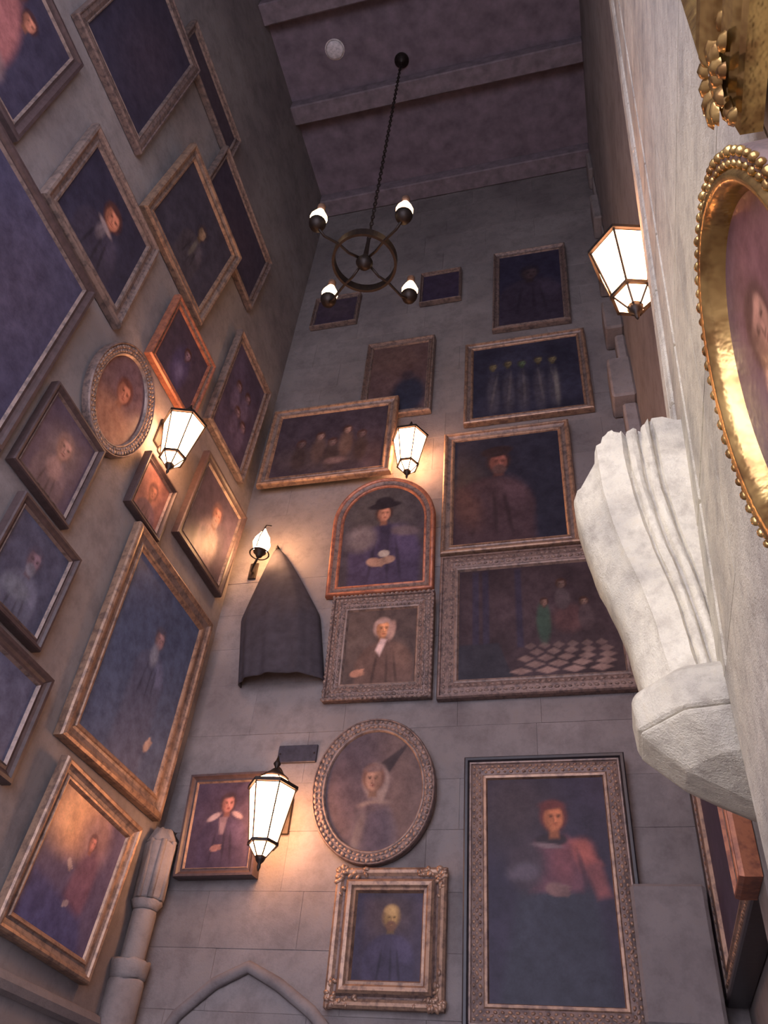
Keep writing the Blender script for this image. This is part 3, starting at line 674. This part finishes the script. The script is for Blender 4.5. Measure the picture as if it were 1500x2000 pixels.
def poly_plan(n=5):
    P = [(-1, -1), (-.2, -1), (.55, -.86), (1, -.34), (1, .34), (.55, .86), (-.2, 1), (-1, 1)]
    return P
def flat(o):
    o.data.polygons.foreach_set('use_smooth', [False] * len(o.data.polygons)); return o
def bev(o, w_=.015):
    b = o.modifiers.new('bevel', 'BEVEL'); b.width = w_; b.segments = 3; b.limit_method = 'ANGLE'; b.angle_limit = math.radians(20); return o
bev(flat(loft('abacus', [(1.305, .110, .70, 2.33, 2.89), (1.425, .100, .70, 2.32, 2.89), (1.48, .150, .70, 2.38, 2.89)], M['pale'], spr, poly_plan())), .02)
bev(flat(loft('corbel_bell', [(1.04, .60, .72, 2.58, 2.80), (1.10, .44, .72, 2.50, 2.84), (1.19, .24, .72, 2.40, 2.87), (1.305, .108, .72, 2.33, 2.89)], M['pale'], spr, poly_plan())), .02)

# ------------------------------------------------------------------ corner colonette
col = empty('corner_colonette', Matrix.Translation((-4.0, 6.845, 0)))
tag(col, 'weathered stone colonette in the corner at lower left', 'column')
def drum(name, r0, r1, z0, z1, rough=.0):
    n = 20; prof = [(r0 * .96, z0), (r0, z0 + .02), (r1, z1 - .02), (r1 * .96, z1)]
    bm = lathe(prof, n)
    for v in bm.verts: v.co += Vector((random.uniform(-1, 1), random.uniform(-1, 1), random.uniform(-1, 1))) * rough
    bm_obj(name, bm, M['rstone'], col, True)
drum('shaft', .15, .15, 0, EYE + 1.50, .004)
drum('band', .15, .165, EYE + 1.50, EYE + 1.64, .015)
drum('shaft', .105, .105, EYE + 1.64, EYE + 2.04, .004)
drum('capital', .115, .14, EYE + 2.04, EYE + 2.12, .004)
drum('capital', .14, .145, EYE + 2.12, EYE + 2.60, .008)
drum('capital', .14, .09, EYE + 2.60, EYE + 2.74, .02)
for a in (-100, -55, -10):
    x, y = .13 * math.cos(math.radians(a)), .13 * math.sin(math.radians(a))
    bm_obj('roll', tube([(x, y, EYE + 2.12), (x, y, EYE + 2.62)], .028, 8), M['rstone'], col, True)

# ------------------------------------------------------------------ lanterns
def lantern(loc, wall_dir, reach, label, s=1., rz=0.):
    """origin at the lower tip; wall_dir = unit vector (x,y) towards the wall"""
    root = empty('wall_lantern', Matrix.Translation(loc) @ Matrix.Rotation(rz, 4, 'Z'))
    tag(root, label, 'lantern', 'lit iron wall lanterns')
    RT, RB, R0 = .215 * s, .125 * s, .045 * s
    Z0, Z1, Z2, Z3, Z4 = .115 * s, .225 * s, .72 * s, .80 * s, .90 * s
    def hexpt(r, k, z): a = math.pi / 3 * k; return Vector((r * math.cos(a), r * math.sin(a), z))
    def pane(name, ra, za, rb, zb):
        a, b, c, d = hexpt(ra, 0, za), hexpt(ra, 1, za), hexpt(rb, 1, zb), hexpt(rb, 0, zb)
        cen = (a + b + c + d) / 4; V = [cen + (q - cen) * .97 for q in (a, b, c, d)]
        n = (b - a).cross(d - a).normalized() * .006; V = V + [q - n for q in V]
        m = None
        for k in range(6):
            o = me_obj(name, V, [(0, 1, 2, 3), (7, 6, 5, 4), (0, 4, 5, 1), (1, 5, 6, 2), (2, 6, 7, 3), (3, 7, 4, 0)], M['pane'], root) if m is None else mesh_obj(name, m, None, root)
            if m is None:
                m = o.data; m.materials.append(M['glass_edge'])
                for pi, pl_ in enumerate(m.polygons): pl_.material_index = 0 if pi == 0 else 1
            o.matrix_local = Matrix.Rotation(math.pi / 3 * k, 4, 'Z')
    pane('glass_pane', RB * .98, Z1 + .012, RT * .98, Z2 - .012); pane('lower_pane', R0, Z0, RB * .95, Z1 - .012); pane('roof_pane', RT * .95, Z2 + .022, .12 * s, Z3)
    bar = None
    for k in range(6):
        if bar is None:
            b = tube([hexpt(RB, 0, Z1), hexpt(RT, 0, Z2)], .0075 * s, 6); tube([hexpt(R0, 0, Z0), hexpt(RB, 0, Z1)], .007 * s, 6, b); tube([hexpt(RT, 0, Z2), hexpt(.12 * s, 0, Z3)], .007 * s, 6, b)
            o = bm_obj('corner_bar', b, M['iron'], root); bar = o.data
        else: o = mesh_obj('corner_bar', bar, None, root)
        o.matrix_local = Matrix.Rotation(math.pi / 3 * k, 4, 'Z')
    def hexring(name, r, z, hgt, th):
        bm = bmesh.new(); rings = [[bm.verts.new(hexpt(rr, k, zz)) for k in range(6)] for rr, zz in ((r + th, z - hgt), (r + th, z + hgt), (r - th, z + hgt), (r - th, z - hgt))]
        for i in range(4):
            for k in range(6): bm.faces.new((rings[i][k], rings[i][(k + 1) % 6], rings[(i + 1) % 4][(k + 1) % 6], rings[(i + 1) % 4][k]))
        bm_obj(name, bm, M['iron'], root)
    hexring('lower_band', RB + .004, Z1, .014 * s, .010 * s); hexring('upper_band', RT + .004, Z2 + .003, .016 * s, .014 * s)
    bm_obj('cap', lathe([(.125 * s, Z3), (.13 * s, Z3 + .015), (.07 * s, Z3 + .06), (.03 * s, Z4)], 12), M['iron'], root, True)
    bm_obj('finial', lathe([(.016 * s, Z4 - .01), (.018 * s, Z4 + .02), (.035 * s, Z4 + .05), (.018 * s, Z4 + .08), (.004, Z4 + .13)], 10), M['iron'], root, True)
    bm_obj('pendant', lathe([(.004, 0), (.016 * s, .03), (.014 * s, .06), (.036 * s, .085), (.05 * s, Z0 + .004)], 10), M['iron'], root, True)
    # bracket: from cap out and down to the wall plate
    d = Matrix.Rotation(-rz, 3, 'Z') @ Vector((wall_dir[0], wall_dir[1], 0))
    zc = Z1 + .30 * s
    pth = []
    for k in range(17):
        t = k / 16; pth.append(d * (RT * .0 + reach * t) + Vector((0, 0, Z4 + .02 + .05 * math.sin(t * math.pi) - (Z4 - zc - .12) * t ** 2)))
    arm_ = bm_obj('bracket_arm', tube(pth, .012 * s, 8), M['iron'], root, True)
    sc_ = [d * (RB + .02 + .10 * s * math.sin(a * .9) * (a / 4) ** .6) + Vector((0, 0, Z1 + .04 + .25 * s * a / 4.2)) for a in np.linspace(0, 4.2, 20)]
    bm_obj('bracket_scroll', tube(sc_, .009 * s, 6), M['iron'], arm_, True)
    pl = bbox_bm(-.06 * s, .06 * s, -.012, .012, -.17 * s, .17 * s, .008)
    ang = math.atan2(d.y, d.x) - math.pi / 2
    bm_obj('wall_plate', pl, M['iron'], arm_, False, Matrix.Translation(d * (reach - .012) + Vector((0, 0, zc + .1))) @ Matrix.Rotation(ang, 4, 'Z'))
    return root
def ray(px, py, axis, val):
    d = Vector(f_) + Vector(r_) * ((px - 750) / 1602.9) - Vector(u_) * ((py - 1000) / 1602.9)
    return d * (val / d[axis])
lantern(Vector((-2.905, 6.60, EYE + 2.29)), (0, 1), .40, 'lowest lit lantern, between the box framed portrait and the oval', 1.0, .12)
lantern(Vector((-1.965, 6.74, EYE + 6.90)), (0, 1), .26, 'middle lantern on the back wall above the round headed portrait', 1.0, .0)
lantern(Vector((-3.86, 4.90, EYE + 5.46)), (-1, 0), .26, 'lantern on the left wall beside the shining oval', 1.0, .3)
lantern(Vector((.475, 3.2, EYE + 4.46)), (1, 0), .325, 'biggest lantern, half hidden behind the pale pier', 1.06, .25)

# bare flame lamp in the corner
fl = empty('flame_lamp', Matrix.Translation((-3.62, 6.66, EYE + 5.88))); tag(fl, 'small flame shaped wall lamp in the corner above the cloak', 'lamp')
bm_obj('cup', lathe([(.01, -.08), (.035, -.06), (.05, -.02), (.075, .0), (.075, .012), (.02, .012)], 16), M['iron'], fl, True)
bm_obj('flame_bulb', lathe([(.035, .012), (.09, .06), (.105, .13), (.085, .21), (.04, .29), (.006, .36)], 10), M['bulb'], fl, True)
bm_obj('ring', tube([(.11 * math.cos(a), .11 * math.sin(a), -.02) for a in np.linspace(0, 6.2, 24)], .009, 6), M['iron'], fl, True)
bm_obj('guard_rod', tube([(.0, -.11, .0), (.02, -.125, .14), (.06, -.10, .32), (.07, 0, .40)], .007, 6), M['iron'], fl, True)
bm_obj('arm', tube([(0, 0, -.06), (-.09, .10, -.10), (-.17, .22, -.08), (-.20, .33, -.02)], .014, 8), M['iron'], fl, True)
bm_obj('wall_plate', bbox_bm(-.25, -.15, .315, .338, -.12, .12, .008), M['iron'], fl)

# hooded cloak
ck = empty('hanging_cloak', Matrix.Translation((-3.18, YB - .01, EYE + 4.30))); tag(ck, 'dark pointed cloak hanging between the corner lamp and the carved frame', 'cloak')
V, F = [], []; nu, nv = 64, 40
H = 1.84
for j in range(nv):
    t = j / (nv - 1); z_ = H * (1 - t)
    ax = -.37 + .37 * (t ** .9)          # axis drifts from the apex on the left to the middle
    half = .03 + .405 * min(1, t / .55) ** .85 * (1 + .05 * t)
    dep = .05 + .20 * min(1, t / .6) ** .8
    for i in range(nu):
        a = math.pi * i / (nu - 1)
        fold = 1 + .06 * t * math.sin(9 * a + 1.2) + .03 * t * math.sin(17 * a + 3 * t)
        V.append((ax - half * math.cos(a) * (1 + .02 * math.sin(9 * a)), -dep * math.sin(a) ** .8 * fold, z_))
for j in range(nv - 1):
    for i in range(nu - 1): F.append((j * nu + i, j * nu + i + 1, (j + 1) * nu + i + 1, (j + 1) * nu + i))
co = me_obj('cloth', V, F, M['cloth'], ck, True); sm = co.modifiers.new('thickness', 'SOLIDIFY'); sm.thickness = .012; sm.offset = -1
bm_obj('hook', tube([(-.37, .0, H + .05), (-.37, -.06, H + .05), (-.37, -.07, H + .0)], .012, 8), M['iron'], ck, True)

# small plaque
pq = empty('wall_plaque', wall_matrix('B', -2.88, 3.524, .178, .001, .0, .03)); tag(pq, 'small dark blank plaque above the lowest lantern', 'plaque')
bm_obj('plate', bbox_bm(-.20, .20, -.089, .089, -.026, .0, .006), M['plate'], pq)
for sx in (-1, 1): bm_obj('screw', lathe([(.009, 0), (.009, .004), (.004, .006)], 8), M['iron'], pq, True, Matrix.Translation((sx * .175, 0, 0)))

# ------------------------------------------------------------------ chandelier
ch = empty('chandelier', Matrix.Translation((-2.10, 4.69, EYE + 8.42))); tag(ch, 'dark iron hoop chandelier with four glowing glass lamps', 'chandelier')
bm_obj('hoop', lathe([(.345, -.05), (.375, -.05), (.375, .07), (.345, .07), (.345, -.05)], 48, None, False), M['iron'], ch)
bm_obj('hub', lathe([(.01, -.12), (.07, -.08), (.10, -.02), (.06, .06), (.03, .14), (.02, .5)], 16), M['iron'], ch, True)
LP = [(-.41, -.54), (.56, -.44), (-.57, .43), (.40, .56)]
def dirn(k):
    x, y = LP[k]; L = math.hypot(x, y); return x / L, y / L, L
for k in range(4):
    dx, dy, L = dirn(k)
    bm_obj('arm', tube([(dx * .08, dy * .08, 0), (dx * .22, dy * .22, -.06), (dx * .36, dy * .36, -.03), (dx * (L - .12), dy * (L - .12), -.09), (dx * L, dy * L, -.02)], .016, 8), M['iron'], ch, True)
    T = Matrix.Translation((dx * L, dy * L, 0))
    cup_ = bm_obj('lamp_cup', lathe([(.02, -.06), (.075, -.03), (.095, .02), (.10, .05), (.06, .055)], 16), M['iron'], ch, True, T)
    bm_obj('lamp_glass', lathe([(.055, .055), (.095, .11), (.10, .16), (.075, .23), (.05, .29), (.048, .30)], 12), M['lamp'], cup_, True)
    bm_obj('chimney', lathe([(.046, .30), (.044, .36), (.05, .41), (.045, .412)], 18), M['smoke'], cup_, True)
link_v = None; zl = .5; k = 0
while zl < ZC - (EYE + 8.42) - .02:
    if link_v is None:
        o = bm_obj('chain_link', tube([(.022 * math.cos(a), 0, .05 * math.sin(a)) for a in np.linspace(0, 2 * math.pi, 13)], .007, 5), M['iron'], ch); link_v = o.data
    else: o = mesh_obj('chain_link', link_v, None, ch)
    o.matrix_local = Matrix.Translation((0, 0, zl + .03)) @ Matrix.Rotation(math.pi / 2 * (k % 2), 4, 'Z'); zl += .083; k += 1
bm_obj('ceiling_rose', lathe([(.12, ZC - EYE - 8.42), (.12, ZC - EYE - 8.46), (.05, ZC - EYE - 8.50), (.02, ZC - EYE - 8.54)], 16), M['iron'], ch, True)

# ceiling disc
dc = empty('ceiling_detector', Matrix.Translation((-3.15, 4.30, ZC))); tag(dc, 'pale round disc on the dark ceiling', 'detector')
bm_obj('housing', lathe([(.145, 0), (.145, -.03), (.125, -.05), (.01, -.055)], 28), M['white'], dc, True)
bm_obj('rim', lathe([(.165, 0), (.165, -.012), (.15, -.016), (.145, 0)], 28), M['white'], dc, True)
